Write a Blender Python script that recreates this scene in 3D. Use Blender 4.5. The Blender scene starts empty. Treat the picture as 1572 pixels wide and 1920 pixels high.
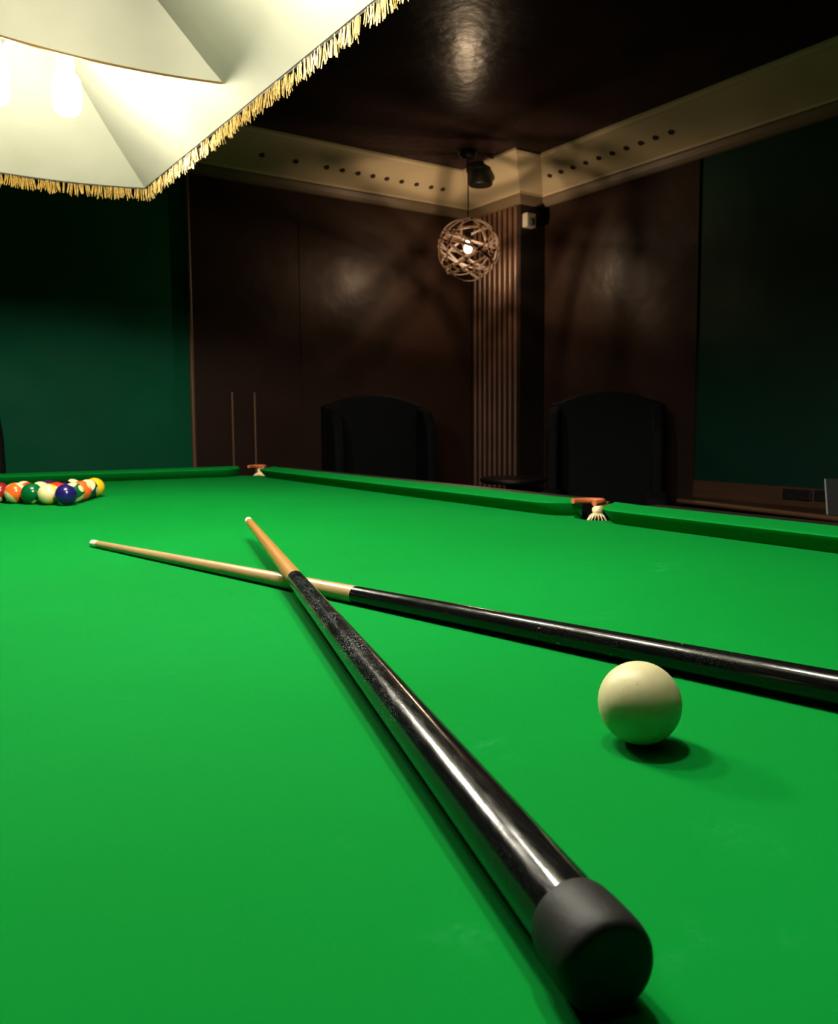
import bpy, bmesh, math, random
from mathutils import Vector, Matrix, Quaternion
C = bpy.context.scene.collection
PI = math.pi
rnd = random.Random(7)
BED = 0.86            # height of the playing surface above the floor

# ------------------------------------------------------------------ helpers
def link(name, bm, mat, parent=None, smooth=False, loc=None):
    bmesh.ops.recalc_face_normals(bm, faces=bm.faces)
    if smooth:
        for f in bm.faces: f.smooth = True
        for e in bm.edges: e.smooth = e.calc_face_angle(0) < math.radians(42)
    me = bpy.data.meshes.new(name); bm.to_mesh(me); bm.free()
    o = bpy.data.objects.new(name, me); C.objects.link(o)
    for m in (mat if isinstance(mat, (list, tuple)) else [mat]): me.materials.append(m)
    if loc is not None: o.location = loc
    if parent is not None: o.parent = parent
    return o
def tag(o, label=None, cat=None, group=None, kind=None):
    if label: o['label'] = label
    if cat: o['category'] = cat
    if group: o['group'] = group
    if kind: o['kind'] = kind
    return o
def thing(name, label, cat, loc=(0, 0, 0), rz=0, group=None):
    o = bpy.data.objects.new(name, None); C.objects.link(o)
    o.location = loc; o.rotation_euler = (0, 0, rz); o.empty_display_size = .05
    return tag(o, label, cat, group)
def smooth_mod(o, bev=None, seg=2, angle=30):
    if bev:
        m = o.modifiers.new('bevel', 'BEVEL'); m.width = bev; m.segments = seg; m.limit_method = 'ANGLE'; m.angle_limit = math.radians(angle)
    return o
def box(bm, x0, x1, y0, y1, z0, z1, M=None):
    v = [bm.verts.new((x, y, z)) for z in (z0, z1) for y in (y0, y1) for x in (x0, x1)]
    for f in ((0, 2, 3, 1), (4, 5, 7, 6), (0, 1, 5, 4), (2, 6, 7, 3), (0, 4, 6, 2), (1, 3, 7, 5)):
        bm.faces.new([v[i] for i in f])
    if M is not None: bmesh.ops.transform(bm, matrix=M, verts=v)
    return v
def frame_for(d):
    d = d.normalized(); a = Vector((0, 0, 1)) if abs(d.z) < .9 else Vector((1, 0, 0))
    u = d.cross(a).normalized(); return u, d.cross(u).normalized()
def ring_loft(bm, rings, cap0=True, cap1=True, closed=False):
    R = [[bm.verts.new(p) for p in r] for r in rings]; n = len(R[0])
    pairs = list(zip(R[:-1], R[1:])) + ([(R[-1], R[0])] if closed else [])
    for a, b in pairs:
        for i in range(n):
            bm.faces.new((a[i], a[(i + 1) % n], b[(i + 1) % n], b[i]))
    if not closed:
        if cap0: bm.faces.new(R[0][::-1])
        if cap1: bm.faces.new(R[-1])
    return R
def tube(bm, pts, r, n=8, closed=False, ell=None):
    pts = [Vector(p) for p in pts]; rr = r if isinstance(r, (list, tuple)) else [r] * len(pts)
    rings = []; N = len(pts)
    for i, p in enumerate(pts):
        if closed: d = pts[(i + 1) % N] - pts[i - 1]
        else: d = pts[min(i + 1, N - 1)] - pts[max(i - 1, 0)]
        u, w = frame_for(d)
        rings.append([p + (u * math.cos(2 * PI * k / n) + w * math.sin(2 * PI * k / n)) * rr[i] for k in range(n)])
    ring_loft(bm, rings, closed=closed)
def lathe(bm, prof, n=32, M=None):
    """prof: (r, z) list around local Z; ends with r=0 are closed by a pole."""
    rings = []; top = bot = None; new = []
    for i, (r, z) in enumerate(prof):
        if r <= 1e-9: v = bm.verts.new((0, 0, z)); rings.append([v]); new.append(v)
        else:
            q = [bm.verts.new((r * math.cos(2 * PI * k / n), r * math.sin(2 * PI * k / n), z)) for k in range(n)]
            rings.append(q); new += q
    for a, b in zip(rings[:-1], rings[1:]):
        for k in range(n):
            k2 = (k + 1) % n
            if len(a) == 1 and len(b) == 1: continue
            if len(a) == 1: bm.faces.new((a[0], b[k2], b[k]))
            elif len(b) == 1: bm.faces.new((a[k], a[k2], b[0]))
            else: bm.faces.new((a[k], a[k2], b[k2], b[k]))
    for e in (rings[0], rings[-1]):
        if len(e) > 1: bm.faces.new(e)
    if M is not None: bmesh.ops.transform(bm, matrix=M, verts=new)
def axis_matrix(o, d):
    """local Z -> d, origin at o"""
    return Matrix.Translation(Vector(o)) @ Vector(d).to_track_quat('Z', 'Y').to_matrix().to_4x4()
def prism(bm, poly, z0, z1, M=None):
    a = [bm.verts.new((x, y, z0)) for x, y in poly]; b = [bm.verts.new((x, y, z1)) for x, y in poly]
    bm.faces.new(a[::-1]); bm.faces.new(b); n = len(poly)
    for i in range(n): bm.faces.new((a[i], a[(i + 1) % n], b[(i + 1) % n], b[i]))
    if M is not None: bmesh.ops.transform(bm, matrix=M, verts=a + b)

# ------------------------------------------------------------------ materials
def srgb(r, g, b):
    f = lambda c: (c / 255 / 12.92) if c / 255 <= .04045 else ((c / 255 + .055) / 1.055) ** 2.4
    return (f(r), f(g), f(b), 1)
class NT:
    def __init__(s, name):
        s.m = bpy.data.materials.new(name); s.m.use_nodes = True; s.t = s.m.node_tree; s.n = s.t.nodes
        s.b = s.n['Principled BSDF']; s.out = s.n['Material Output']
    def new(s, typ, **kw):
        n = s.n.new(typ)
        for k, v in kw.items(): setattr(n, k, v)
        return n
    def L(s, a, b): s.t.links.new(a, b)
    def set(s, **kw):
        for k, v in kw.items():
            s.b.inputs[k.replace('_', ' ')].default_value = v
        return s
    def obj(s): return s.new('ShaderNodeTexCoord').outputs['Object']
    def mapped(s, scale):
        mp = s.new('ShaderNodeMapping'); mp.inputs['Scale'].default_value = scale; s.L(s.obj(), mp.inputs[0]); return mp.outputs[0]
    def noise(s, scale, detail=3, rough=.5, vec=None):
        n = s.new('ShaderNodeTexNoise'); n.inputs['Scale'].default_value = scale; n.inputs['Detail'].default_value = detail
        n.inputs['Roughness'].default_value = rough; s.L(vec if vec is not None else s.obj(), n.inputs['Vector']); return n.outputs['Fac']
    def ramp(s, fac, stops):
        r = s.new('ShaderNodeValToRGB'); e = r.color_ramp.elements
        while len(e) < len(stops): e.new(.5)
        for i, (p, c) in enumerate(stops): e[i].position = p; e[i].color = c if len(c) == 4 else (*c, 1)
        s.L(fac, r.inputs[0]); return r.outputs[0]
    def mix(s, fac, a, b):
        m = s.new('ShaderNodeMix', data_type='RGBA')
        for v, i in ((fac, 0), (a, 6), (b, 7)):
            if isinstance(v, (int, float)): m.inputs[i].default_value = v
            elif isinstance(v, tuple): m.inputs[i].default_value = v
            else: s.L(v, m.inputs[i])
        return m.outputs[2]
    def math(s, op, a, b=None):
        m = s.new('ShaderNodeMath', operation=op)
        for v, i in ((a, 0), (b, 1)):
            if v is None: continue
            if isinstance(v, (int, float)): m.inputs[i].default_value = v
            else: s.L(v, m.inputs[i])
        return m.outputs[0]
    def bump(s, h, strength=.2, dist=.002):
        b = s.new('ShaderNodeBump'); b.inputs['Strength'].default_value = strength; b.inputs['Distance'].default_value = dist
        s.L(h, b.inputs['Height']); s.L(b.outputs[0], s.b.inputs['Normal'])
def plain(name, col, rough=.5, metal=0, spec=.5, var=.0, vs=8, bump=0, bs=40):
    t = NT(name); t.set(Roughness=rough, Metallic=metal, Specular_IOR_Level=spec)
    if var:
        f = t.noise(vs, 4); d = tuple(c * (1 - var) for c in col[:3]) + (1,); l = tuple(min(1, c * (1 + var)) for c in col[:3]) + (1,)
        t.L(t.ramp(f, [(.3, d), (.7, l)]), t.b.inputs['Base Color'])
    else: t.set(Base_Color=col)
    if bump: t.bump(t.noise(bs, 4), bump, .003)
    return t.m
def emitter(name, col, strength):
    t = NT(name); t.set(Base_Color=(0, 0, 0, 1), Emission_Color=col, Emission_Strength=strength); return t.m

def felt(name):
    t = NT(name)
    n1 = t.noise(1.6, 3); n2 = t.noise(600, 2)
    base = t.ramp(n1, [(.3, (.0007, .168, .019)), (.7, (.0012, .196, .026))])
    base = t.mix(t.ramp(n2, [(.35, (0, 0, 0)), (.75, (.12, .12, .12))]), base, (.003, .23, .04, 1))
    # chalk dust rubbed into the nap, in a few faint scuffs
    dust = t.math('MULTIPLY', t.ramp(t.noise(7, 4, .65), [(.6, (0, 0, 0)), (.78, (1, 1, 1))]), t.ramp(t.noise(90, 4, .7), [(.5, (0, 0, 0)), (.72, (1, 1, 1))]))
    base = t.mix(t.math('MULTIPLY', dust, .6), base, (.04, .27, .13, 1))
    t.L(base, t.b.inputs['Base Color'])
    t.set(Roughness=.95, Specular_IOR_Level=.04, Sheen_Weight=.0, Sheen_Roughness=.5, Sheen_Tint=(.5, 1, .6, 1))
    t.bump(n2, .12, .0006)
    return t.m
def wood(name, c1, c2, rough=.35, along='Z', speck=None, scale=1.0, coat=0):
    t = NT(name)
    sc = {'X': (3, 60, 60), 'Y': (60, 3, 60), 'Z': (60, 60, 3)}[along]
    v = t.mapped(tuple(s * scale for s in sc))
    f = t.noise(1.5, 6, .6, v)
    col = t.ramp(f, [(.3, c1), (.7, c2)])
    if speck:
        v2 = t.mapped(tuple(s * 8 * scale for s in sc)); f2 = t.noise(1.0, 2, .5, v2)
        col = t.mix(t.ramp(f2, [(.60, (0, 0, 0)), (.72, (.6, .6, .6))]), col, speck)
    t.L(col, t.b.inputs['Base Color']); t.set(Roughness=rough, Coat_Weight=coat, Coat_Roughness=.12)
    return t.m
def lacquer_black(name, dust, chips):
    t = NT(name)
    sp = t.ramp(t.noise(900, 2, .6), [(.57, (0, 0, 0)), (.65, (1, 1, 1))])
    patch = t.ramp(t.noise(9, 3, .6), [(.42, (0, 0, 0)), (.62, (1, 1, 1))])
    zz = t.new('ShaderNodeSeparateXYZ'); t.L(t.obj(), zz.inputs[0])
    worn = t.ramp(zz.outputs[2], [(.12, (.06, .06, .06)), (.45, (1, 1, 1))])       # most worn where the hand bridges
    d = t.math('MULTIPLY', t.math('MULTIPLY', t.math('MULTIPLY', sp, patch), dust), worn)
    col = t.mix(d, (.0032, .0034, .0034, 1), (.5, .54, .54, 1))
    ch = t.math('MULTIPLY', t.ramp(t.noise(1, 3, .5, t.mapped((150, 150, 45))), [(.735, (0, 0, 0)), (.745, (1, 1, 1))]), chips)
    col = t.mix(ch, col, srgb(205, 160, 130))
    t.L(col, t.b.inputs['Base Color'])
    sc = t.noise(1, 4, .7, t.mapped((500, 500, 60)))
    t.L(t.ramp(sc, [(.4, (.12, .12, .12)), (.85, (.30, .30, .30))]), t.b.inputs['Roughness'])
    t.set(Specular_IOR_Level=.45)
    t.bump(t.noise(450, 3, .7), .10, .0004)
    return t.m
def ball_mat(name, col, kind):
    """'solid' with two white number discs, 'stripe' with white caps at +-Z, or 'cue'"""
    t = NT(name); cream = srgb(214, 202, 150)
    v = t.new('ShaderNodeVectorMath', operation='NORMALIZE'); t.L(t.obj(), v.inputs[0])
    s = t.new('ShaderNodeSeparateXYZ'); t.L(v.outputs[0], s.inputs[0])
    az = t.math('ABSOLUTE', s.outputs[2]); ax = t.math('ABSOLUTE', s.outputs[0])
    if kind == 'stripe':
        c = t.mix(t.math('GREATER_THAN', az, .56), col, cream)
        ring = t.math('GREATER_THAN', ax, .93); c = t.mix(ring, c, cream)
    elif kind == 'solid':
        c = t.mix(t.math('GREATER_THAN', az, .92), col, cream)
    else:
        n = t.noise(60, 4, .6); c = t.ramp(n, [(.25, srgb(188, 180, 136)), (.7, srgb(204, 196, 154))])
        sc = t.math('MULTIPLY', t.ramp(t.noise(30, 2), [(.6, (0, 0, 0)), (.66, (1, 1, 1))]), t.ramp(t.noise(260, 3, .7), [(.56, (0, 0, 0)), (.62, (1, 1, 1))]))
        c = t.mix(t.math('MULTIPLY', sc, .35), c, srgb(150, 138, 95))
    t.L(c, t.b.inputs['Base Color'])
    t.set(Roughness=.42 if kind == 'cue' else .16, Specular_IOR_Level=.25 if kind == 'cue' else .5)
    if kind == 'cue': t.bump(t.noise(140, 4, .7), .10, .0008)
    return t.m
def wall_mat(name, c1, c2, rough, bump=.25, bs=5, spec=.5):
    t = NT(name)
    f = t.noise(2.2, 4)
    t.L(t.ramp(f, [(.3, c1), (.7, c2)]), t.b.inputs['Base Color'])
    t.L(t.ramp(t.noise(1.7, 3), [(.3, (rough * .8,) * 3), (.7, (rough * 1.35,) * 3)]), t.b.inputs['Roughness'])
    t.bump(t.noise(bs, 3), bump, .02); t.set(Specular_IOR_Level=spec)
    return t.m

M = dict(
    felt=felt('green_baize'),
    felt_rail=felt('green_baize_cushion'),
    brown=wall_mat('brown_lacquered_wall', srgb(47, 33, 28), srgb(57, 40, 33), .42, .5, 4, .15),
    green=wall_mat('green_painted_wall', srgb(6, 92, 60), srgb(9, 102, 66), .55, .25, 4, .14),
    green_dark=wall_mat('darkened_green_wall', srgb(5, 50, 36), srgb(7, 57, 41), .5, .25, 4, .2),  # same green as the back wall, darkened for the right wall only
    dark_wall=wall_mat('dark_plaster_wall', srgb(40, 34, 34), srgb(48, 40, 38), .8),
    ceiling=wall_mat('dark_gloss_ceiling', srgb(44, 31, 34), srgb(54, 37, 37), .24, .12, 16, .025),
    cornice=plain('cream_cornice_paint', srgb(192, 175, 144), .55, var=.10, vs=3),
    taupe=plain('taupe_cornice_band', srgb(112, 96, 76), .5, var=.08, vs=3),
    hole=plain('dark_recess', srgb(52, 40, 26), .9),
    gold=None, liner=None,
    mahogany=wood('mahogany', srgb(16, 9, 7), srgb(26, 14, 10), .5, 'Y', coat=.05),
    floor=plain('dark_carpet', srgb(46, 24, 22), .95, var=.3, vs=30),
    leather_brown=plain('tan_pocket_leather', srgb(176, 92, 52), .45, var=.15, vs=30, bump=.2, bs=200),
    cord=plain('cream_net_cord', srgb(232, 214, 168), .9),
    leather_dark=plain('dark_leather', srgb(7, 9, 12), .75, spec=.2, var=.25, vs=10, bump=.2, bs=120),
    black_wood=plain('black_stained_wood', srgb(24, 18, 16), .4),
    black_plastic=plain('black_plastic', srgb(16, 15, 14), .45),
    grey_plastic=plain('pale_grey_plastic', srgb(170, 165, 155), .5),
    black_metal=plain('black_metal', srgb(14, 12, 11), .4, metal=.3),
    flute=plain('brown_fluted_wood', srgb(104, 72, 56), .38, var=.15, vs=6),
    column=plain('unlit_column_side', srgb(34, 25, 20), .5, var=.1),
    moulding=plain('tan_wall_moulding', srgb(116, 84, 56), .45),
    ledge=wood('ledge_wood', srgb(70, 48, 34), srgb(92, 64, 44), .4, 'Y'),
    rubber=plain('grey_black_rubber', srgb(24, 25, 23), .55, spec=.22, var=.12, vs=60, bump=.08, bs=300),
    shaft_ochre=wood('ochre_shaft_wood', srgb(158, 110, 44), srgb(174, 126, 56), .38, 'Z', srgb(150, 104, 46), coat=.15),
    shaft_pale=wood('pale_maple_shaft_wood', srgb(162, 130, 86), srgb(182, 150, 104), .36, 'Z', srgb(120, 92, 52), coat=.2),
    ferrule=plain('ivory_ferrule', srgb(236, 230, 196), .4),
    tip=plain('pale_leather_tip', srgb(222, 212, 180), .8),
    butt_near=lacquer_black('worn_black_lacquer', .75, 0.0),
    butt_far=lacquer_black('chipped_black_lacquer', .06, 1.0),
    joint=plain('tan_joint_line', srgb(190, 150, 110), .4),
    paper=plain('grey_card', srgb(66, 68, 70), .7),
    paper_edge=plain('white_card_edge', srgb(228, 228, 218), .7),
    shade_out=plain('dark_green_shade_cloth', srgb(14, 30, 22), .8),
    braid=plain('black_braid', srgb(20, 14, 8), .8),
    lamp_bulb=emitter('lit_bulb', (1.0, .93, .80, 1), 545),
    pend_bulb=emitter('lit_warm_bulb', (1.0, .70, .42, 1), 620),
    strip=wood('pale_veneer_strip', srgb(82, 60, 46), srgb(108, 80, 62), .5, 'Z'),
    brass=plain('aged_brass', srgb(150, 112, 52), .35, metal=.9),
)
t = NT('ivory_shade_lining'); t.L(t.ramp(t.noise(6, 3), [(.3, srgb(108, 108, 93)), (.7, srgb(115, 115, 99))]), t.b.inputs['Base Color'])
t.set(Roughness=.75, Specular_IOR_Level=.2); t.bump(t.noise(3, 3), .25, .03); M['liner'] = t.m
t = NT('translucent_veneer'); tr = t.new('ShaderNodeBsdfTranslucent'); tr.inputs[0].default_value = srgb(128, 114, 103)
t.set(Base_Color=srgb(66, 55, 48), Roughness=.5); mx = t.new('ShaderNodeMixShader'); mx.inputs[0].default_value = .6
t.L(t.b.outputs[0], mx.inputs[1]); t.L(tr.outputs[0], mx.inputs[2]); t.L(mx.outputs[0], t.out.inputs['Surface']); M['strip'] = t.m
t = NT('gold_fringe_thread'); t.L(t.ramp(t.noise(250, 3), [(.3, srgb(80, 62, 18)), (.7, srgb(160, 130, 58))]), t.b.inputs['Base Color'])
t.set(Roughness=.45, Metallic=.1); M['gold'] = t.m

# ------------------------------------------------------------------ room shell
CEIL = 2.77
XW, YW = 4.06, 4.91           # right wall, back wall
XL, YF = -3.0, -2.6
def slab(name, x0, x1, y0, y1, z0, z1, mat, kind='structure'):
    bm = bmesh.new(); box(bm, x0, x1, y0, y1, z0, z1); return tag(link(name, bm, mat), kind=kind)
slab('floor', XL - .1, XW + .2, YF - .1, YW + .2, -.1, 0, M['floor'])
slab('ceiling', XL - .1, XW + .2, YF - .1, YW + .2, CEIL, CEIL + .1, M['ceiling'])
slab('wall_back', XL - .1, XW + .2, YW + .025, YW + .2, 0, CEIL, M['green'])
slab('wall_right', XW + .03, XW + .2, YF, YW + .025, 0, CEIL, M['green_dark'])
slab('wall_left', XL - .1, XL, YF, YW + .025, 0, CEIL, M['dark_wall'])
slab('wall_front', XL - .1, XW + .2, YF - .1, YF, 0, CEIL, M['dark_wall'])
# brown lacquered facing that stands proud of the green paint either side of the corner
slab('trim_1', 1.70, 3.85, YW, YW + .025, 0, 2.57, M['brown'])
slab('trim_2', XW + .02, XW + .03, 3.063, 4.35, 0, 2.57, M['brown'])
# glossier raised panel on the back wall
bm = bmesh.new(); box(bm, 2.43, 3.285, YW - .003, YW, .25, 2.42)
o = tag(link('trim_3', bm, M['brown']), kind='structure')
# upright half-round mouldings on the back wall
for i, (xa, w) in enumerate(((1.694, .024), (1.9466, .012), (2.0966, .012))):
    bm = bmesh.new(); tube(bm, [(xa, YW - .002, .1), (xa, YW - .002, 2.57 if i == 0 else 1.25)], w * .6, 12)
    tag(link('trim_%d' % (4 + i), bm, M['moulding'], smooth=True), kind='structure')
# skirting boards
slab('baseboard_back', 1.70, 3.85, YW - .02, YW, 0, .16, M['black_wood'])
slab('baseboard_right', XW, XW + .02, 3.063, 4.35, 0, .16, M['black_wood'])
# square corner column: body colour darkened for its unlit side, fluted face towards the room
bm = bmesh.new(); box(bm, 3.85, XW + .03, 4.35, YW + .025, 0, CEIL)
col = tag(link('trim_7', bm, M['column']), kind='structure')
bm = bmesh.new()
ys = [4.40 + i * .057 for i in range(9)]
for y in ys:                                      # reeds running the height of the column
    tube(bm, [(3.852, y, 0), (3.852, y, CEIL)], .017, 10)
tag(link('trim_8', bm, M['flute'], smooth=True), kind='structure')
# cornice: swept profile along back wall, round the column, along the right wall
prof = [(0, 2.60), (.062, 2.60), (.066, 2.612), (.318, 2.742), (.33, 2.744), (.348, 2.757), (.35, CEIL), (0, CEIL)]
path = [(XL, YW), (3.85, YW), (3.85, 4.35), (XW, 4.35), (XW, YF)]
nrm = [(0, -1), (-1, 0), (0, -1), (-1, 0)]        # inward normal of each run
def swept(name, prof, mat):
    bm = bmesh.new(); rings = []
    for i, (px, py) in enumerate(path):
        n1 = nrm[max(i - 1, 0)]; n2 = nrm[min(i, 3)]
        ox = n1[0] + n2[0] if n1 != n2 else n1[0]; oy = n1[1] + n2[1] if n1 != n2 else n1[1]
        rings.append([(px + ox * d, py + oy * d, z) for d, z in prof])
    ring_loft(bm, rings)
    return tag(link(name, bm, mat), kind='structure')
cor = swept('trim_9', prof, M['cornice'])
swept('trim_10', [(0, 2.545), (.016, 2.55), (.03, 2.566), (.046, 2.594), (.056, 2.5995), (0, 2.5995)], M['taupe'])  # lower band of the cornice, coloured darker than the slope above
# row of small dark sockets let into the cornice
def socket(p, nrm_):
    bm = bmesh.new(); lathe(bm, [(0, -.002), (.017, -.002), (.017, .004), (.012, .004), (.012, .001), (0, .001)], 14, axis_matrix(p, nrm_))
    link('socket', bm, M['hole'], cor)
mz = (2.742 - 2.612) / (.318 - .066)
zc = lambda d: 2.612 + mz * (d - .066)
for x in (2.104, 2.330, 2.546, 2.661, 2.777, 2.889, 2.998, 3.116, 3.238, 3.36, 3.46):
    socket((x, YW - .185, zc(.185) - .001), (0, -mz, -1))
for y in (4.19, 4.085, 3.98, 3.873, 3.76, 3.65, 3.54, 3.43, 3.32, 3.214, 3.104):
    socket((XW - .19, y, zc(.19) - .001), (-mz, 0, -1))

# ------------------------------------------------------------------ snooker table
# cloth edge of the bed (foot of the cushions)
XR, XLb, YM = 1.243, -.45, 1.21
yend = lambda x: 2.930 - .15 * (x - XR)           # far end
ynear = -.47
table = thing('snooker_table', 'full-size table covered in bright green baize with pockets', 'snooker table', (0, 0, 0))
pockets = [(XR, YM, (1, 0)), (XR, yend(XR), (.75, .66)), (XLb, YM, (-1, 0)), (XLb, yend(XLb), (-.66, .75)), (XR, ynear, (.7, -.7)), (XLb, ynear, (-.7, -.7))]
# bed with pocket bites
pr = .055
def arc(cx, cy, a0, a1, r=pr, n=10):
    return [(cx + r * math.cos(a0 + (a1 - a0) * k / n), cy + r * math.sin(a0 + (a1 - a0) * k / n)) for k in range(n + 1)]
ex = .055                                          # the slate runs on under the cushions
outline = []
outline += [(XLb - ex + .07, ynear - ex)] + [(XR + ex - .08, ynear - ex)]
outline += arc(XR + .03, ynear - .03, PI * .95, PI * .55)
outline += [(XR + ex, ynear + .08)]
outline += arc(XR + .056, YM, 1.5 * PI, .5 * PI)
ye = yend(XR)
outline += [(XR + ex, ye - .075)] + arc(XR + .035, ye + .035, 1.45 * PI, 1.0 * PI) + [(XR - .08, yend(XR - .08) + ex)]
yl = yend(XLb)
outline += [(XLb + .08, yend(XLb + .08) + ex)] + arc(XLb - .035, yl + .035, 0, -.45 * PI) + [(XLb - ex, yl - .075)]
outline += arc(XLb - .056, YM, .5 * PI, -.5 * PI)
outline += [(XLb - ex, ynear + .08)] + arc(XLb - .03, ynear - .03, .45 * PI, .05 * PI)
bm = bmesh.new(); prism(bm, outline, BED - .045, BED)
bmesh.ops.triangulate(bm, faces=[f for f in bm.faces if len(f.verts) > 4])
link('bed', bm, M['felt'], table)
# cushions: section swept from jaw to jaw, ends rounding away into the pockets
def cushion(p0, p1, out, g0, g1):
    """p0,p1 foot line of the cushion; out = unit outward normal; g0/g1 how far the jaw curls outward at each end"""
    p0, p1, out = Vector((*p0, 0)), Vector((*p1, 0)), Vector((*out, 0)).normalized()
    sec = [(.000, .001), (-.024, .0255), (-.0265, .029), (-.0245, .0315), (-.017, .0325), (.015, .0355), (.046, .037), (.052, .030), (.052, -.002), (.010, -.002)]
    d = (p1 - p0).normalized(); L = (p1 - p0).length
    N = 40; rings = []
    stations = [0, .006, .014, .024, .036, .05, .065] + [.09 + (L - .18) * k / N for k in range(N + 1)] + [L - .065, L - .05, L - .036, L - .024, L - .014, L - .006, L]
    for s in stations:
        e0 = max(0, 1 - s / .065); e1 = max(0, 1 - (L - s) / .065)
        curl = .048 * (g0 * e0 ** 2 + g1 * e1 ** 2)
        rings.append([p0 + d * s + out * min(w + curl, .0525 + (.001 if w > .05 else 0)) + Vector((0, 0, BED + z)) for w, z in sec])
    bm = bmesh.new(); ring_loft(bm, rings)
    return link('cushion', bm, M['felt_rail'], table, smooth=True)
endn = Vector((.15, 1)).normalized()
cushion((XR, YM + .05), (XR, ye - .055), (1, 0), 1, 1)
cushion((XR, ynear + .055), (XR, YM - .042), (1, 0), 1, 1)
cushion((XLb, YM + .05), (XLb, yl - .055), (-1, 0), 1, 1)
cushion((XLb, ynear + .055), (XLb, YM - .05), (-1, 0), 1, 1)
cushion((XLb + .055, yend(XLb + .055)), (XR - .05, yend(XR - .05)), endn, 1, 1)
cushion((XLb + .055, ynear), (XR - .055, ynear), (0, -1), 1, 1)
# wooden rails behind the cushions
def rail(poly):
    bm = bmesh.new(); prism(bm, poly, BED - .10, BED + .029); o = link('rail', bm, M['mahogany'], table); smooth_mod(o, .006, 3)
w0, w1 = .0535, .15
rail([(XR + w0, YM + .075), (XR + w1, YM + .075), (XR + w1, ye - .03), (XR + w0, ye - .03)])
rail([(XR + w0, ynear + .03), (XR + w1, ynear + .03), (XR + w1, YM - .075), (XR + w0, YM - .075)])
rail([(XLb - w1, YM + .075), (XLb - w0, YM + .075), (XLb - w0, yl - .03), (XLb - w1, yl - .03)])
rail([(XLb - w1, ynear + .03), (XLb - w0, ynear + .03), (XLb - w0, YM - .075), (XLb - w1, YM - .075)])
rail([(XLb + .03, yend(XLb + .03) + w0 + .001), (XR - .03, yend(XR - .03) + w0 + .001), (XR - .03, yend(XR - .03) + w1), (XLb + .03, yend(XLb + .03) + w1)])
rail([(XLb + .03, ynear - w1), (XR - .03, ynear - w1), (XR - .03, ynear - w0), (XLb + .03, ynear - w0)])
# small ivory sight let into the far long rail
bm = bmesh.new(); lathe(bm, [(.007, 0), (.007, .002), (.005, .0035), (0, .004)], 16, Matrix.Translation((XR + .075, 1.475, BED + .029)))
link('rail_sight', bm, M['ferrule'], table, smooth=True)['label'] = 'small ivory dot on the long wooden rail'
# apron and turned legs
bm = bmesh.new(); prism(bm, [(XLb - .02, ynear - .02), (XR + .02, ynear - .02), (XR + .02, ye + .0), (XLb - .02, yl)], BED - .26, BED - .05)
link('apron', bm, M['mahogany'], table)
for x in (XLb + .12, XR - .12):
    for y in (ynear + .15, YM, 2.75):
        bm = bmesh.new(); lathe(bm, [(0, 0), (.05, 0), (.055, .03), (.045, .08), (.06, .2), (.085, .38), (.07, .46), (.085, .49), (.085, .61), (0, .61)], 24, Matrix.Translation((x, y, 0)))
        link('leg', bm, M['mahogany'], table, smooth=True)
# pockets: leather-covered rim, tab and knotted net
def pocket(cx, cy, out, width, reach, fan=.029, nc=9):
    u = Vector((*out, 0)).normalized(); s = Vector((-u.y, u.x, 0)); c = Vector((cx, cy, BED))
    bm = bmesh.new()
    pts = []
    for k in range(15):
        a = -PI / 2 + PI * k / 14
        pts.append(c + u * (.018 + reach * max(0, math.cos(a))) + s * width * math.sin(a) + Vector((0, 0, .0345)))
    tube(bm, pts, .0062, 10)
    p = link('pocket', bm, M['leather_brown'], table, smooth=True); p['label'] = 'tan leather pocket rim'
    # strap that drops from the rim to the net
    bm = bmesh.new(); e = c + u * (.018 + reach)
    prof = [(.026, .034), (.022, .026), (.011, .020), (.0075, .012), (.0075, .004)]
    rings = [[e + s * w + u * .004 + Vector((0, 0, z)), e - s * w + u * .004 + Vector((0, 0, z)), e - s * w - u * .003 + Vector((0, 0, z)), e + s * w - u * .003 + Vector((0, 0, z))] for w, z in prof]
    ring_loft(bm, rings); link('strap', bm, M['leather_brown'], p)
    # knot and fanned cords, then the net bag hanging below the slate
    bm = bmesh.new()
    top = e - u * .006 + Vector((0, 0, .014))
    lathe(bm, [(0, -.009), (.009, -.008), (.0125, -.002), (.0125, .004), (.008, .009), (0, .0095)], 12, Matrix.Translation(top))
    for k in range(nc):
        a = PI * (k + .5) / nc
        foot = c + u * (.02 + reach - .001 - .032 * math.sin(a)) + s * -fan * math.cos(a) + Vector((0, 0, -.014))
        mid = top.lerp(foot, .45) + (foot - top) * 0 + (u * -.004 * math.sin(a) + s * -.006 * math.cos(a))
        belly = foot + Vector((0, 0, -.09)) + (c + u * (.03 + reach * .5) - foot) * .15
        end = c + u * (.02 + reach * .5) + Vector((0, 0, -.16))
        tube(bm, [top, mid, foot, belly, end], .0019, 6)
    for zz, rr in ((-.05, .03), (-.09, .028), (-.125, .018)):
        cc = c + u * (.03 + reach * .5) + Vector((0, 0, zz))
        tube(bm, [cc + u * rr * math.cos(2 * PI * k / 14) + s * rr * math.sin(2 * PI * k / 14) for k in range(14)], .0016, 5, closed=True)
    n = link('net', bm, M['cord'], p, smooth=True); n['label'] = 'cream knotted net cord'
pocket(XR + .0, YM + .012, (1, 0), .031, .05)
pocket(XR + .0, ye + .0, (.72, .69), .030, .05, .042, 20)
pocket(XLb, YM, (-1, 0), .036, .05)
pocket(XLb, yl, (-.66, .75), .034, .05)
pocket(XR, ynear, (.7, -.7), .034, .05)
pocket(XLb, ynear, (-.7, -.7), .034, .05)

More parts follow.
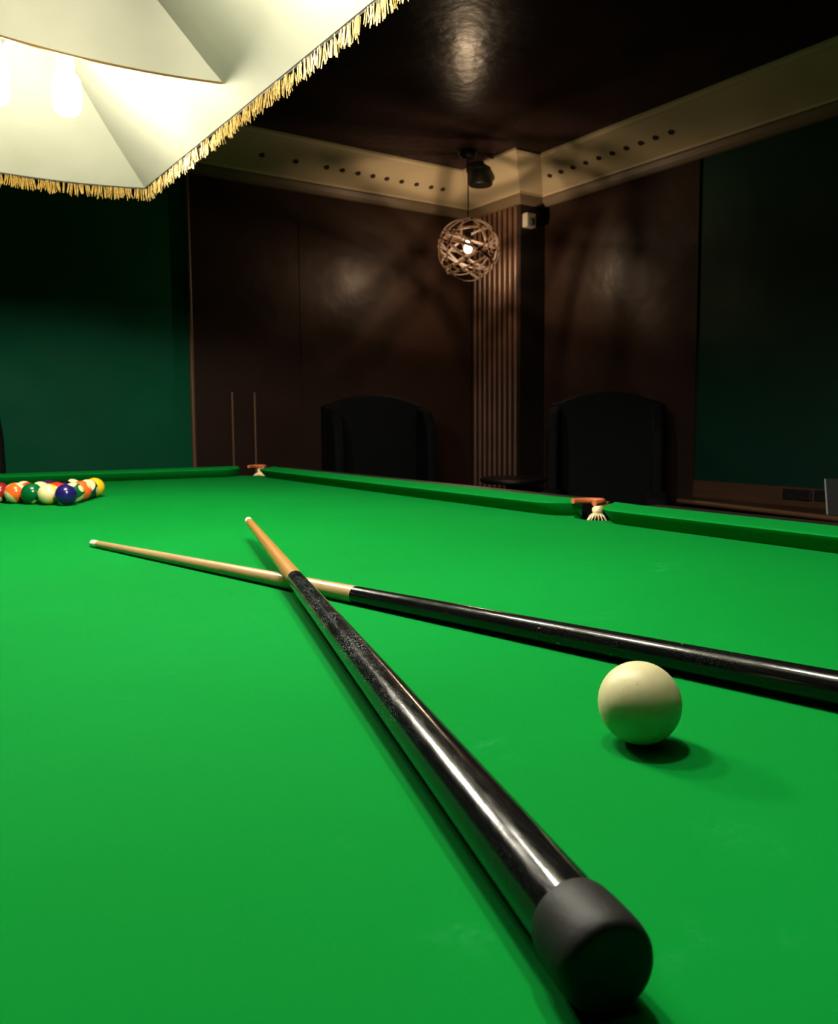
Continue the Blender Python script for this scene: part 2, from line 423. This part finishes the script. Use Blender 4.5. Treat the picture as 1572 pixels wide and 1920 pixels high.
# ------------------------------------------------------------------ cues
def cue(name, label, A, T, Lj, mats, rb, rt, r_butt, r_join, bumper=True):
    """A = centre of butt end, T = direction point (tip end), Lj = length of black butt"""
    A, T = Vector(A), Vector(T); d = (T - A).normalized(); L = (T - A).length
    e = thing(name, label, 'cue', A); e.rotation_mode = 'QUATERNION'; e.rotation_quaternion = d.to_track_quat('Z', 'Y')
    n = 48
    bm = bmesh.new()
    lathe(bm, [(r_butt, .024)] + [(r_butt + (r_join - r_butt) * k / 12, .024 + (Lj - .024) * k / 12) for k in range(1, 13)], n)
    link('butt', bm, mats[0], e, smooth=True)['label'] = 'black lacquered butt'
    bm = bmesh.new(); lathe(bm, [(r_join * 1.004, Lj - .0006), (r_join * 1.004, Lj + .0008)], n); link('joint_ring', bm, M['joint'], e, smooth=True)
    bm = bmesh.new(); Ls = L - .024
    lathe(bm, [(r_join + (rt - r_join) * k / 12, Lj + (Ls - Lj) * k / 12) for k in range(13)], n)
    link('shaft', bm, mats[1], e, smooth=True)
    bm = bmesh.new(); lathe(bm, [(rt, Ls), (rt, Ls + .018)], 32); link('ferrule', bm, M['ferrule'], e, smooth=True)['label'] = 'white ferrule'
    bm = bmesh.new(); lathe(bm, [(rt * .98, Ls + .018), (rt * .99, Ls + .0205), (rt * .8, Ls + .023), (rt * .45, Ls + .0242), (0, Ls + .0246)], 32); link('tip', bm, M['tip'], e, smooth=True)
    # rubber bumper
    bm = bmesh.new()
    lathe(bm, [(0, .0008), (rb * .55, .0003), (rb * .80, 0), (rb * .90, .0006), (rb * .965, .0026), (rb, .0065), (rb * 1.0, .012), (rb * .985, .022), (rb * .955, .0285), (rb * .93, .030), (r_butt * .98, .0303), (r_butt * .9, .0303), (0, .0303)], 64)
    link('rubber_bumper', bm, M['rubber'], e, smooth=True)['label'] = 'dark grey rubber bumper'
    return e
NA = Vector((.2084, .1855, BED + .0188)); NB = Vector((.4115, .8578, .8885)); nd = (NB - NA).normalized()
cue('cue', 'cue nearest the camera, black rubber bumper toward us, lying across another', NA, NA + nd * 1.225, .700, (M['butt_near'], M['shaft_ochre']), .0186, .0062, .0162, .0098)
fd = Vector((.1465, -.6442, 0)).normalized()
FT = Vector((.318, 1.4534, BED + .0055)); FA = FT - (-fd) * 0 + fd * 1.47; FA.z = BED + .0166
cue('cue', 'cue with pale shaft running out of the right edge, underneath the crossing', FA, FT, 1.47 - .660, (M['butt_far'], M['shaft_pale']), .0166, .0062, .0148, .0102)

# ------------------------------------------------------------------ balls
def sphere(name, r, mat, loc, axis=(0, 0, 1), spin=0):
    bm = bmesh.new(); bmesh.ops.create_uvsphere(bm, u_segments=48, v_segments=32, radius=r)
    o = link(name, bm, mat, smooth=True, loc=loc); o.rotation_mode = 'QUATERNION'
    o.rotation_quaternion = Vector(axis).to_track_quat('Z', 'Y') @ Quaternion((0, 0, 1), spin)
    return o
o = sphere('cue_ball', .0267, ball_mat('aged_ivory_ball', None, 'cue'), (.4122, .3475, BED + .0267), (.3, .2, 1))
tag(o, 'scuffed cream cue ball standing alone beside the cues', 'ball')
toc = Vector((-.19, -.97, .12)); rgt = Vector((.825, -.565, 0)); up = Vector((0, 0, 1))
cols = dict(blue=srgb(28, 22, 88), yellow=srgb(238, 178, 28), green=srgb(4, 88, 40), orange=srgb(236, 96, 34), red=srgb(214, 50, 34), maroon=srgb(132, 26, 26), black=srgb(14, 16, 22), navy=srgb(16, 52, 62), purple=srgb(58, 22, 70))
BR = .0272; sp = .0572
l30 = Vector((-math.sin(math.radians(34)), math.cos(math.radians(34)), 0)); r30 = Vector((math.sin(math.radians(30)), math.cos(math.radians(30)), 0))
ap = Vector((.426, 2.209, BED + BR))
G = 'object balls racked in a triangle'
rack = [
 (0, 0, 'blue', 'solid', rgt * .55 + up - toc * .35, 'solid blue ball at the near point of the racked triangle'),
 (1, 0, 'yellow', 'stripe', toc * .95 - rgt * .42 + up * .12, 'cream and yellow striped ball directly left of the blue ball'),
 (2, 0, 'green', 'solid', up - toc * .4 - rgt * .4, 'solid green ball second left of the blue ball in the rack'),
 (3, 0, 'orange', 'stripe', toc * .55 - rgt * .75 - up * .65, 'orange-red striped ball left of the solid green ball'),
 (4, 0, 'maroon', 'solid', toc * .8 - rgt * .1 - up * .75, 'solid maroon ball cut off by the left edge of the picture'),
 (0, 1, 'green', 'stripe', up * .75 + toc * .25 + rgt * -.55, 'green striped ball just behind the blue ball'),
 (0, 2, 'orange', 'solid', up * .5 + rgt * .8 - toc * .1, 'solid orange ball on the right edge of the rack'),
 (0, 3, 'navy', 'stripe', toc * .8 + up * .5 - rgt * .2, 'dark striped ball between the orange and solid yellow balls'),
 (0, 4, 'yellow', 'solid', up * .8 - toc * .5 + rgt * .6, 'solid yellow ball at the far right corner of the rack'),
 (1, 1, 'red', 'solid', rgt * .9 + toc * .5 + up * .2, 'solid red ball in the middle of the rack behind the yellow striped ball'),
 (2, 1, 'purple', 'stripe', up * .9 + toc * .3, 'cream-topped striped ball behind the solid green ball'),
 (3, 1, 'red', 'stripe', up * .8 - rgt * .5, 'red and cream striped ball behind the orange-red striped ball'),
 (1, 2, 'black', 'solid', up * .2 + rgt - toc * .3, 'black ball in the middle of the rack'),
 (2, 2, 'purple', 'solid', -toc, 'solid purple ball in the back row of the rack'),
 (1, 3, 'blue', 'stripe', up * .6 + rgt * .7 + toc * .3, 'cream-topped blue striped ball in the back row left of the yellow'),
]
mats = {}
for i, j, c, k, ax, lab in rack:
    key = c + '_' + k
    if key not in mats: mats[key] = ball_mat(key + '_ball', cols[c], k)
    o = sphere(('striped' if k == 'stripe' else 'solid') + '_ball', BR, mats[key], ap + l30 * sp * i + r30 * sp * j, ax, .6 * i + j)
    tag(o, lab, 'ball', G)

# ------------------------------------------------------------------ hanging table lamp
S = thing('table_lamp_canopy', 'long tent-shaped lamp with ivory lining and gold fringe over the table', 'lamp', (.4, YM, 1.73))
hw, hl = .305, 1.18         # half width / half length of the rim
bow = .06                    # the short ends bow out slightly
tw, th = .06, .245           # top half width, height
def end_pts(sgn, z0, inset, n=12):
    out = []
    for k in range(n + 1):
        x = -(hw - inset) + 2 * (hw - inset) * k / n
        out.append(Vector((x, sgn * (hl - inset + bow * (1 - (x / hw) ** 2)), z0)))
    return out
def shade_rings(off):
    """closed outline loops from rim to top, offset outwards"""
    loops = []
    for f in (0, .25, .5, .75, 1):
        ins = f * (hw - tw) - off; z = f * th + (off * .6)
        a = end_pts(1, z, ins); b = end_pts(-1, z, ins)[::-1]
        sideR = [a[-1].lerp(b[0], q / 8) for q in range(1, 8)]; sideL = [b[-1].lerp(a[0], q / 8) for q in range(1, 8)]
        loops.append(a + sideR + b + sideL)
    return loops
bm = bmesh.new(); lp = shade_rings(0); ring_loft(bm, lp, cap0=False, cap1=True)
bmesh.ops.triangulate(bm, faces=[f for f in bm.faces if len(f.verts) > 4])
link('lining', bm, M['liner'], S, smooth=False)['label'] = 'ivory cloth lining'
bm = bmesh.new(); lp = shade_rings(.012); ring_loft(bm, lp, cap0=False, cap1=True)
bmesh.ops.triangulate(bm, faces=[f for f in bm.faces if len(f.verts) > 4])
link('outer_shade', bm, M['shade_out'], S)['label'] = 'dark outer cloth'
rim = shade_rings(.006)[0]
bm = bmesh.new(); tube(bm, [p + Vector((0, 0, -.002)) for p in rim], .005, 6, closed=True); link('rim_braid', bm, M['braid'], S, smooth=True)
# cloth dividers with a sagging wire along their foot
for yd in (.47, -.47):
    bm = bmesh.new(); n = 16; rows = []
    for k in range(n + 1):
        q = k / n; zb = .043 - .016 * math.sin(PI * q); xh = hw - zb * (hw - tw) / th * .995
        xb = -xh + 2 * xh * q
        x1 = max(-tw, min(tw, xb)); zt = th - .002 if abs(xb) <= tw else (hw - abs(xb)) * th / (hw - tw) - .002
        rows.append([(xb, yd - .004 * math.sin(PI * q), zb), (xb, yd, max(zt, zb + .0005))])
    va = [[bm.verts.new((p[0], p[1] + e, p[2])) for p in r] for e in (-.002, .002) for r in rows]
    fa, ba = va[:n + 1], va[n + 1:]
    for k in range(n):
        bm.faces.new((fa[k][0], fa[k + 1][0], fa[k + 1][1], fa[k][1])); bm.faces.new((ba[k][0], ba[k][1], ba[k + 1][1], ba[k + 1][0]))
        bm.faces.new((fa[k][0], ba[k][0], ba[k + 1][0], fa[k + 1][0]))
    dv = link('divider', bm, M['liner'], S)
    bm = bmesh.new(); tube(bm, [Vector(r[0]) + Vector((0, -.001, -.002)) for r in rows], .0022, 6); link('wire', bm, M['brass'], dv, smooth=True)
# fringe: thick bunches of gold thread hanging from the rim
def fringe(pa, pb, name):
    bm = bmesh.new(); pa, pb = Vector(pa), Vector(pb); L = (pb - pa).length; d = (pb - pa).normalized(); o_ = Vector((d.y, -d.x, 0))
    n = int(L / .0024); wob = rnd.random() * 6
    for k in range(n):
        s = L * (k + rnd.random()) / n
        bunch = math.sin(s * 95 + wob + 2 * math.sin(s * 23)); ln = .030 + .004 * bunch + rnd.uniform(-.004, .005)
        if bunch < -.9 and rnd.random() < .8: continue
        p = pa + d * s + o_ * rnd.uniform(-.006, .007)
        lean = d * (rnd.uniform(-.004, .004) - .004 * math.cos(s * 95 + wob + 2 * math.sin(s * 23))) + o_ * rnd.uniform(-.005, .005)
        tube(bm, [p + Vector((0, 0, -.003)), p + lean * .3 + Vector((0, 0, -ln * .5)), p + lean + Vector((0, 0, -ln))], [.0008, .0010, .0009], 4)
    return bm
ends = []
a = end_pts(1, 0, -.006); b = end_pts(-1, 0, -.006)
def fringe_poly(pts):
    bm = bmesh.new()
    for p, q in zip(pts[:-1], pts[1:]):
        b2 = fringe(p, q, ''); me = bpy.data.meshes.new('tmp'); b2.to_mesh(me); b2.free(); bm.from_mesh(me); bpy.data.meshes.remove(me)
    return bm
for pts in ([a[-1], b[-1]], [b[0], a[0]], a, b):
    f = link('fringe', fringe_poly(pts), M['gold'], S); f['kind'] = 'stuff'; f['label'] = 'gold thread fringe'
# hangers
for y in (-.8, .8):
    bm = bmesh.new(); tube(bm, [(0, y, th), (0, y, CEIL - 1.73)], .008, 8); link('hanging_rod', bm, M['brass'], S, smooth=True)
# bulbs
for x, y in ((0, .676), (-.135, .69), (.02, -.03), (-.02, -.32), (.06, -.66)):
    bm = bmesh.new(); lathe(bm, [(0, -.012), (.018, -.010), (.0265, -.002), (.0285, .012), (.0285, .05), (.026, .064), (.016, .074), (0, .076)], 20, Matrix.Translation((x, y, 0)))
    bb = link('bulb', bm, M['lamp_bulb'], S, smooth=True); bb['label'] = 'glowing white bulb'
    bm = bmesh.new(); lathe(bm, [(.016, .074), (.018, .082), (.016, .11), (.006, .115), (.003, th)], 14, Matrix.Translation((x, y, 0))); link('bulb_holder', bm, M['paper_edge'], bb, smooth=True)

# ------------------------------------------------------------------ pendant lamp in the corner
PX, PY = 3.30, 4.235
Pn = thing('pendant_lamp', 'round pendant of woven wooden strips with one warm bulb, near the corner', 'lamp', (PX, PY, CEIL))
bm = bmesh.new(); lathe(bm, [(0, -.045), (.03, -.044), (.055, -.03), (.065, -.006), (.065, 0), (0, 0)], 28); link('canopy', bm, M['black_metal'], Pn, smooth=True)
zb = 2.172 - CEIL                                  # bulb height below the ceiling
bm = bmesh.new(); tube(bm, [(0, 0, -.04), (.002, 0, -.3), (0, 0, zb + .10)], .004, 8); link('cord', bm, M['black_metal'], Pn, smooth=True)
bm = bmesh.new(); lathe(bm, [(.006, .105), (.018, .10), (.021, .09), (.021, .045), (.017, .04), (0, .04)], 20, Matrix.Translation((0, 0, zb))); link('lamp_holder', bm, M['black_metal'], Pn, smooth=True)
bm = bmesh.new(); lathe(bm, [(0, -.036), (.013, -.032), (.0225, -.019), (.024, -.005), (.018, .010), (.0125, .018), (.015, .026), (.0145, .036), (.007, .0402), (0, .0405)], 24, Matrix.Translation((0, 0, zb))); link('bulb', bm, M['pend_bulb'], Pn, smooth=True)['label'] = 'glowing warm bulb'
R0 = .200; cz = zb - .012
bm = bmesh.new(); pr_ = random.Random(21)
for k in range(12):
    ax = Vector((pr_.gauss(0, 1), pr_.gauss(0, 1), pr_.gauss(0, .8))).normalized(); u, w = frame_for(ax)
    off = pr_.uniform(-.09, .09); r = R0 * (1 - .012 * (k % 3)); hwid = .0078; rings = []
    rc = math.sqrt(r * r - off * off)
    for q in range(56):
        a_ = 2 * PI * q / 56; rad = u * math.cos(a_) + w * math.sin(a_)
        def pt(r_, h): return Vector((0, 0, cz)) + rad * r_ + ax * (off + h)
        rings.append([pt(rc, -hwid), pt(rc, hwid), pt(rc - .0015, hwid), pt(rc - .0015, -hwid)])
    ring_loft(bm, rings, closed=True)
link('lamp_shade', bm, M['strip'], Pn)['label'] = 'openwork globe of interlaced wooden strips'
# black speaker fixed to the ceiling behind the pendant, and the conduit next to it
sp_ = thing('ceiling_speaker', 'small black speaker on the ceiling just behind the pendant', 'speaker', (3.545, 4.41, CEIL))
bm = bmesh.new(); lathe(bm, [(0, -.045), (.094, -.044), (.098, -.036), (.096, 0), (0, 0)], 28); link('mounting_plate', bm, M['black_plastic'], sp_, smooth=True)
bm = bmesh.new(); lathe(bm, [(0, -.135), (.074, -.134), (.080, -.126), (.087, -.045), (0, -.045)], 28); link('speaker_body', bm, M['black_plastic'], sp_, smooth=True)
bm = bmesh.new(); box(bm, 3.44, 3.68, 4.22, 4.232, CEIL - .014, CEIL)
tag(link('cable_conduit', bm, M['moulding']), 'thin pale cable conduit on the ceiling right of the black speaker', 'conduit')
mo = thing('motion_sensor', 'small pale grey sensor box high on the corner column', 'sensor', (3.905, 4.35, 2.435))
bm = bmesh.new(); box(bm, -.045, .045, -.055, 0, -.05, .05); o = link('sensor_housing', bm, M['grey_plastic'], mo); smooth_mod(o, .012, 3)
bm = bmesh.new(); lathe(bm, [(0, .012), (.018, .008), (.026, 0), (0, 0)], 18, axis_matrix((0, -.054, -.012), (0, -1, 0))); link('sensor_lens', bm, M['paper'], mo, smooth=True)

# ------------------------------------------------------------------ armchairs
def make_chair(label, loc, rz):
    """wing armchair facing local -Y"""
    e = thing('armchair', label, 'armchair', loc, rz, 'dark high-backed armchairs by the walls')
    D = M['leather_dark']
    # back: square shoulders with an arched crest
    W, w = .34, .275; zs, zt = 1.165, 1.235
    poly = [(-W, .30), (W, .30), (W, zs)]
    for k in range(15):
        q = -1 + 2 * k / 14; poly.append((w * -q, zs + .012 + (zt - zs - .012) * (1 - abs(q) ** 2.2)))
    poly += [(-W, zs)]
    bm = bmesh.new(); prism(bm, poly, .24, .36, Matrix.Rotation(PI / 2, 4, 'X') @ Matrix.Scale(-1, 4, (0, 0, 1)))
    o = link('backrest', bm, D, e); smooth_mod(o, .02, 3)
    for s in (-1, 1):
        wp = [(.24, 1.15), (.10, 1.12), (.02, 1.0), (.0, .85), (.0, .62), (.24, .62)]
        bm = bmesh.new(); prism(bm, wp, s * .34 - .035 * (s + 1), s * .34 - .035 * (s + 1) + .07, Matrix(((0, 0, 1, 0), (1, 0, 0, 0), (0, 1, 0, 0), (0, 0, 0, 1))))
        o = link('wing', bm, D, e); smooth_mod(o, .02, 3)
        bm = bmesh.new(); box(bm, s * .30 - .055, s * .30 + .055, -.38, .24, .22, .60); box(bm, s * .30 - .065, s * .30 + .065, -.39, .235, .57, .645)
        o = link('arm', bm, D, e); smooth_mod(o, .03, 4)
    bm = bmesh.new(); box(bm, -.245, .245, -.39, .24, .32, .47); o = link('seat_cushion', bm, D, e); smooth_mod(o, .035, 4)
    bm = bmesh.new(); box(bm, -.245, .245, -.37, .24, .18, .32); o = link('seat_frame', bm, D, e)
    for x in (-.31, .31):
        for y in (-.32, .29):
            bm = bmesh.new(); lathe(bm, [(0, 0), (.016, 0), (.027, .22), (.027, .24), (0, .24)], 12, Matrix.Translation((x, y, 0))); link('leg', bm, M['black_wood'], e, smooth=True)
    return e
def dup(root, label, loc, rz):
    r = root.copy(); C.objects.link(r); r['label'] = label; r.location = loc; r.rotation_euler = (0, 0, rz)
    for ch in list(root.children):
        q = ch.copy(); C.objects.link(q); q.parent = r
    return r
ch = make_chair('dark high-backed armchair left of the fluted column', (2.715, 4.30, 0), math.radians(-14))
dup(ch, 'dark high-backed armchair right of the fluted column', (3.62, 3.35, 0), math.radians(-50))
dup(ch, 'dark high-backed armchair cut off by the left edge of the picture', (.240, 4.35, 0), math.radians(2))
st = thing('side_table', 'low dark round table between the column and the right armchair', 'side table', (3.50, 4.02, 0))
bm = bmesh.new(); lathe(bm, [(0, .655), (.20, .655), (.215, .668), (.215, .68), (.20, .69), (0, .69)], 40); link('table_top', bm, M['black_wood'], st, smooth=True)
bm = bmesh.new(); lathe(bm, [(.03, .08), (.022, .2), (.03, .45), (.05, .655)], 20); link('pedestal', bm, M['black_wood'], st, smooth=True)
bm = bmesh.new(); lathe(bm, [(0, 0), (.16, 0), (.165, .02), (.10, .04), (.03, .085), (0, .085)], 30); link('foot', bm, M['black_wood'], st, smooth=True)

# ------------------------------------------------------------------ ledge along the green wall
lg = thing('wall_ledge', 'long low brown wooden ledge below the green wall at right', 'ledge', (0, 0, 0))
XG = XW + .03
bm = bmesh.new(); prism(bm, [(XG, 3.055), (3.93, 3.055), (3.70, 1.2), (XG, 1.2)], .572, .60); o = link('ledge_top', bm, M['ledge'], lg); smooth_mod(o, .004)
bm = bmesh.new(); tube(bm, [(3.93, 3.053, .588), (3.70, 1.202, .588)], .0125, 12); link('nosing', bm, M['moulding'], lg, smooth=True)
bm = bmesh.new(); box(bm, XG - .022, XG, 1.2, 3.055, .60, .70); link('backboard', bm, M['ledge'], lg)
bm = bmesh.new(); prism(bm, [(XG, 3.05), (3.99, 3.05), (3.76, 1.2), (XG, 1.2)], 0, .572); link('front_panel', bm, M['black_wood'], lg)
def wall_socket(label, y, z, w, n):
    e = thing('wall_socket', label, 'socket', (XG - .022, y, z), 0, 'dark sockets on the ledge backboard')
    bm = bmesh.new(); box(bm, -.012, 0, -w / 2, w / 2, -.029, .029); o = link('face_plate', bm, M['black_plastic'], e); smooth_mod(o, .006, 3)
    for k in range(n):
        yy = (k - (n - 1) / 2) * w / n
        bm = bmesh.new(); box(bm, -.0155, -.012, yy - .008, yy + .008, .006, .02); link('switch_rocker', bm, M['black_plastic'], e)
        bm = bmesh.new(); box(bm, -.0125, -.0119, yy - .003, yy + .003, -.006, .002); box(bm, -.0125, -.0119, yy - .014, yy - .008, -.018, -.013); box(bm, -.0125, -.0119, yy + .008, yy + .014, -.018, -.013)
        link('pin_slots', bm, M['hole'], e)
wall_socket('longer dark double socket on the ledge backboard below the green wall', 2.40, .660, .160, 2)
wall_socket('shorter dark single socket beside the grey card at the right edge', 2.265, .664, .080, 1)
card = thing('folded_card', 'grey folded card with white edge standing at right end of ledge', 'card', (3.90, 2.06, .60), .15)
for s in (0, 1):
    bm = bmesh.new(); 
    Mx = Matrix.Translation((0, 0, 0)) @ Matrix.Rotation(math.radians(14 if s else -14), 4, 'Y')
    box(bm, -.001 + (.038 if s else -.038), .001 + (.038 if s else -.038), -.08, .06, 0, .19, Mx)
    link('card_leaf', bm, M['paper'], card)
bm = bmesh.new(); box(bm, -.047, -.043, .058, .064, .0, .19, Matrix.Rotation(math.radians(-14), 4, 'Y')); link('card_edge', bm, M['paper_edge'], card)['label'] = 'white edge'

# ------------------------------------------------------------------ camera
f_px, cy_px, pitch, roll, yaw = 1528.01, 915.36, math.radians(4.8469), math.radians(-.4086), math.radians(34.4364)
F = Vector((math.sin(yaw) * math.cos(pitch), math.cos(yaw) * math.cos(pitch), -math.sin(pitch)))
R = Vector((math.cos(yaw), -math.sin(yaw), 0)); U = R.cross(F)
R2 = R * math.cos(roll) + U * math.sin(roll); U2 = -R * math.sin(roll) + U * math.cos(roll)
cam = bpy.data.cameras.new('camera'); co = bpy.data.objects.new('camera', cam); C.objects.link(co)
Mc = Matrix((R2, U2, -F)).transposed().to_4x4(); Mc.translation = Vector((0, 0, BED + .21267)); co.matrix_world = Mc
cam.sensor_fit = 'HORIZONTAL'; cam.sensor_width = 36; cam.lens = f_px / 1572 * 36
cam.shift_y = (cy_px - 960) / 1572; cam.clip_start = .02; cam.clip_end = 50
cam.dof.use_dof = True; cam.dof.focus_distance = .75; cam.dof.aperture_fstop = 22
sc = bpy.context.scene; sc.camera = co

w = bpy.data.worlds.new('world'); sc.world = w; w.use_nodes = True
w.node_tree.nodes['Background'].inputs[0].default_value = (0, 0, 0, 1)
sc.view_settings.view_transform = 'Standard'; sc.view_settings.look = 'None'; sc.view_settings.gamma = 1; sc.view_settings.use_curve_mapping = False
sc.view_settings.exposure = 0
sc.cycles.use_denoising = True; sc.cycles.max_bounces = 10; sc.cycles.diffuse_bounces = 6; sc.cycles.sample_clamp_indirect = 6
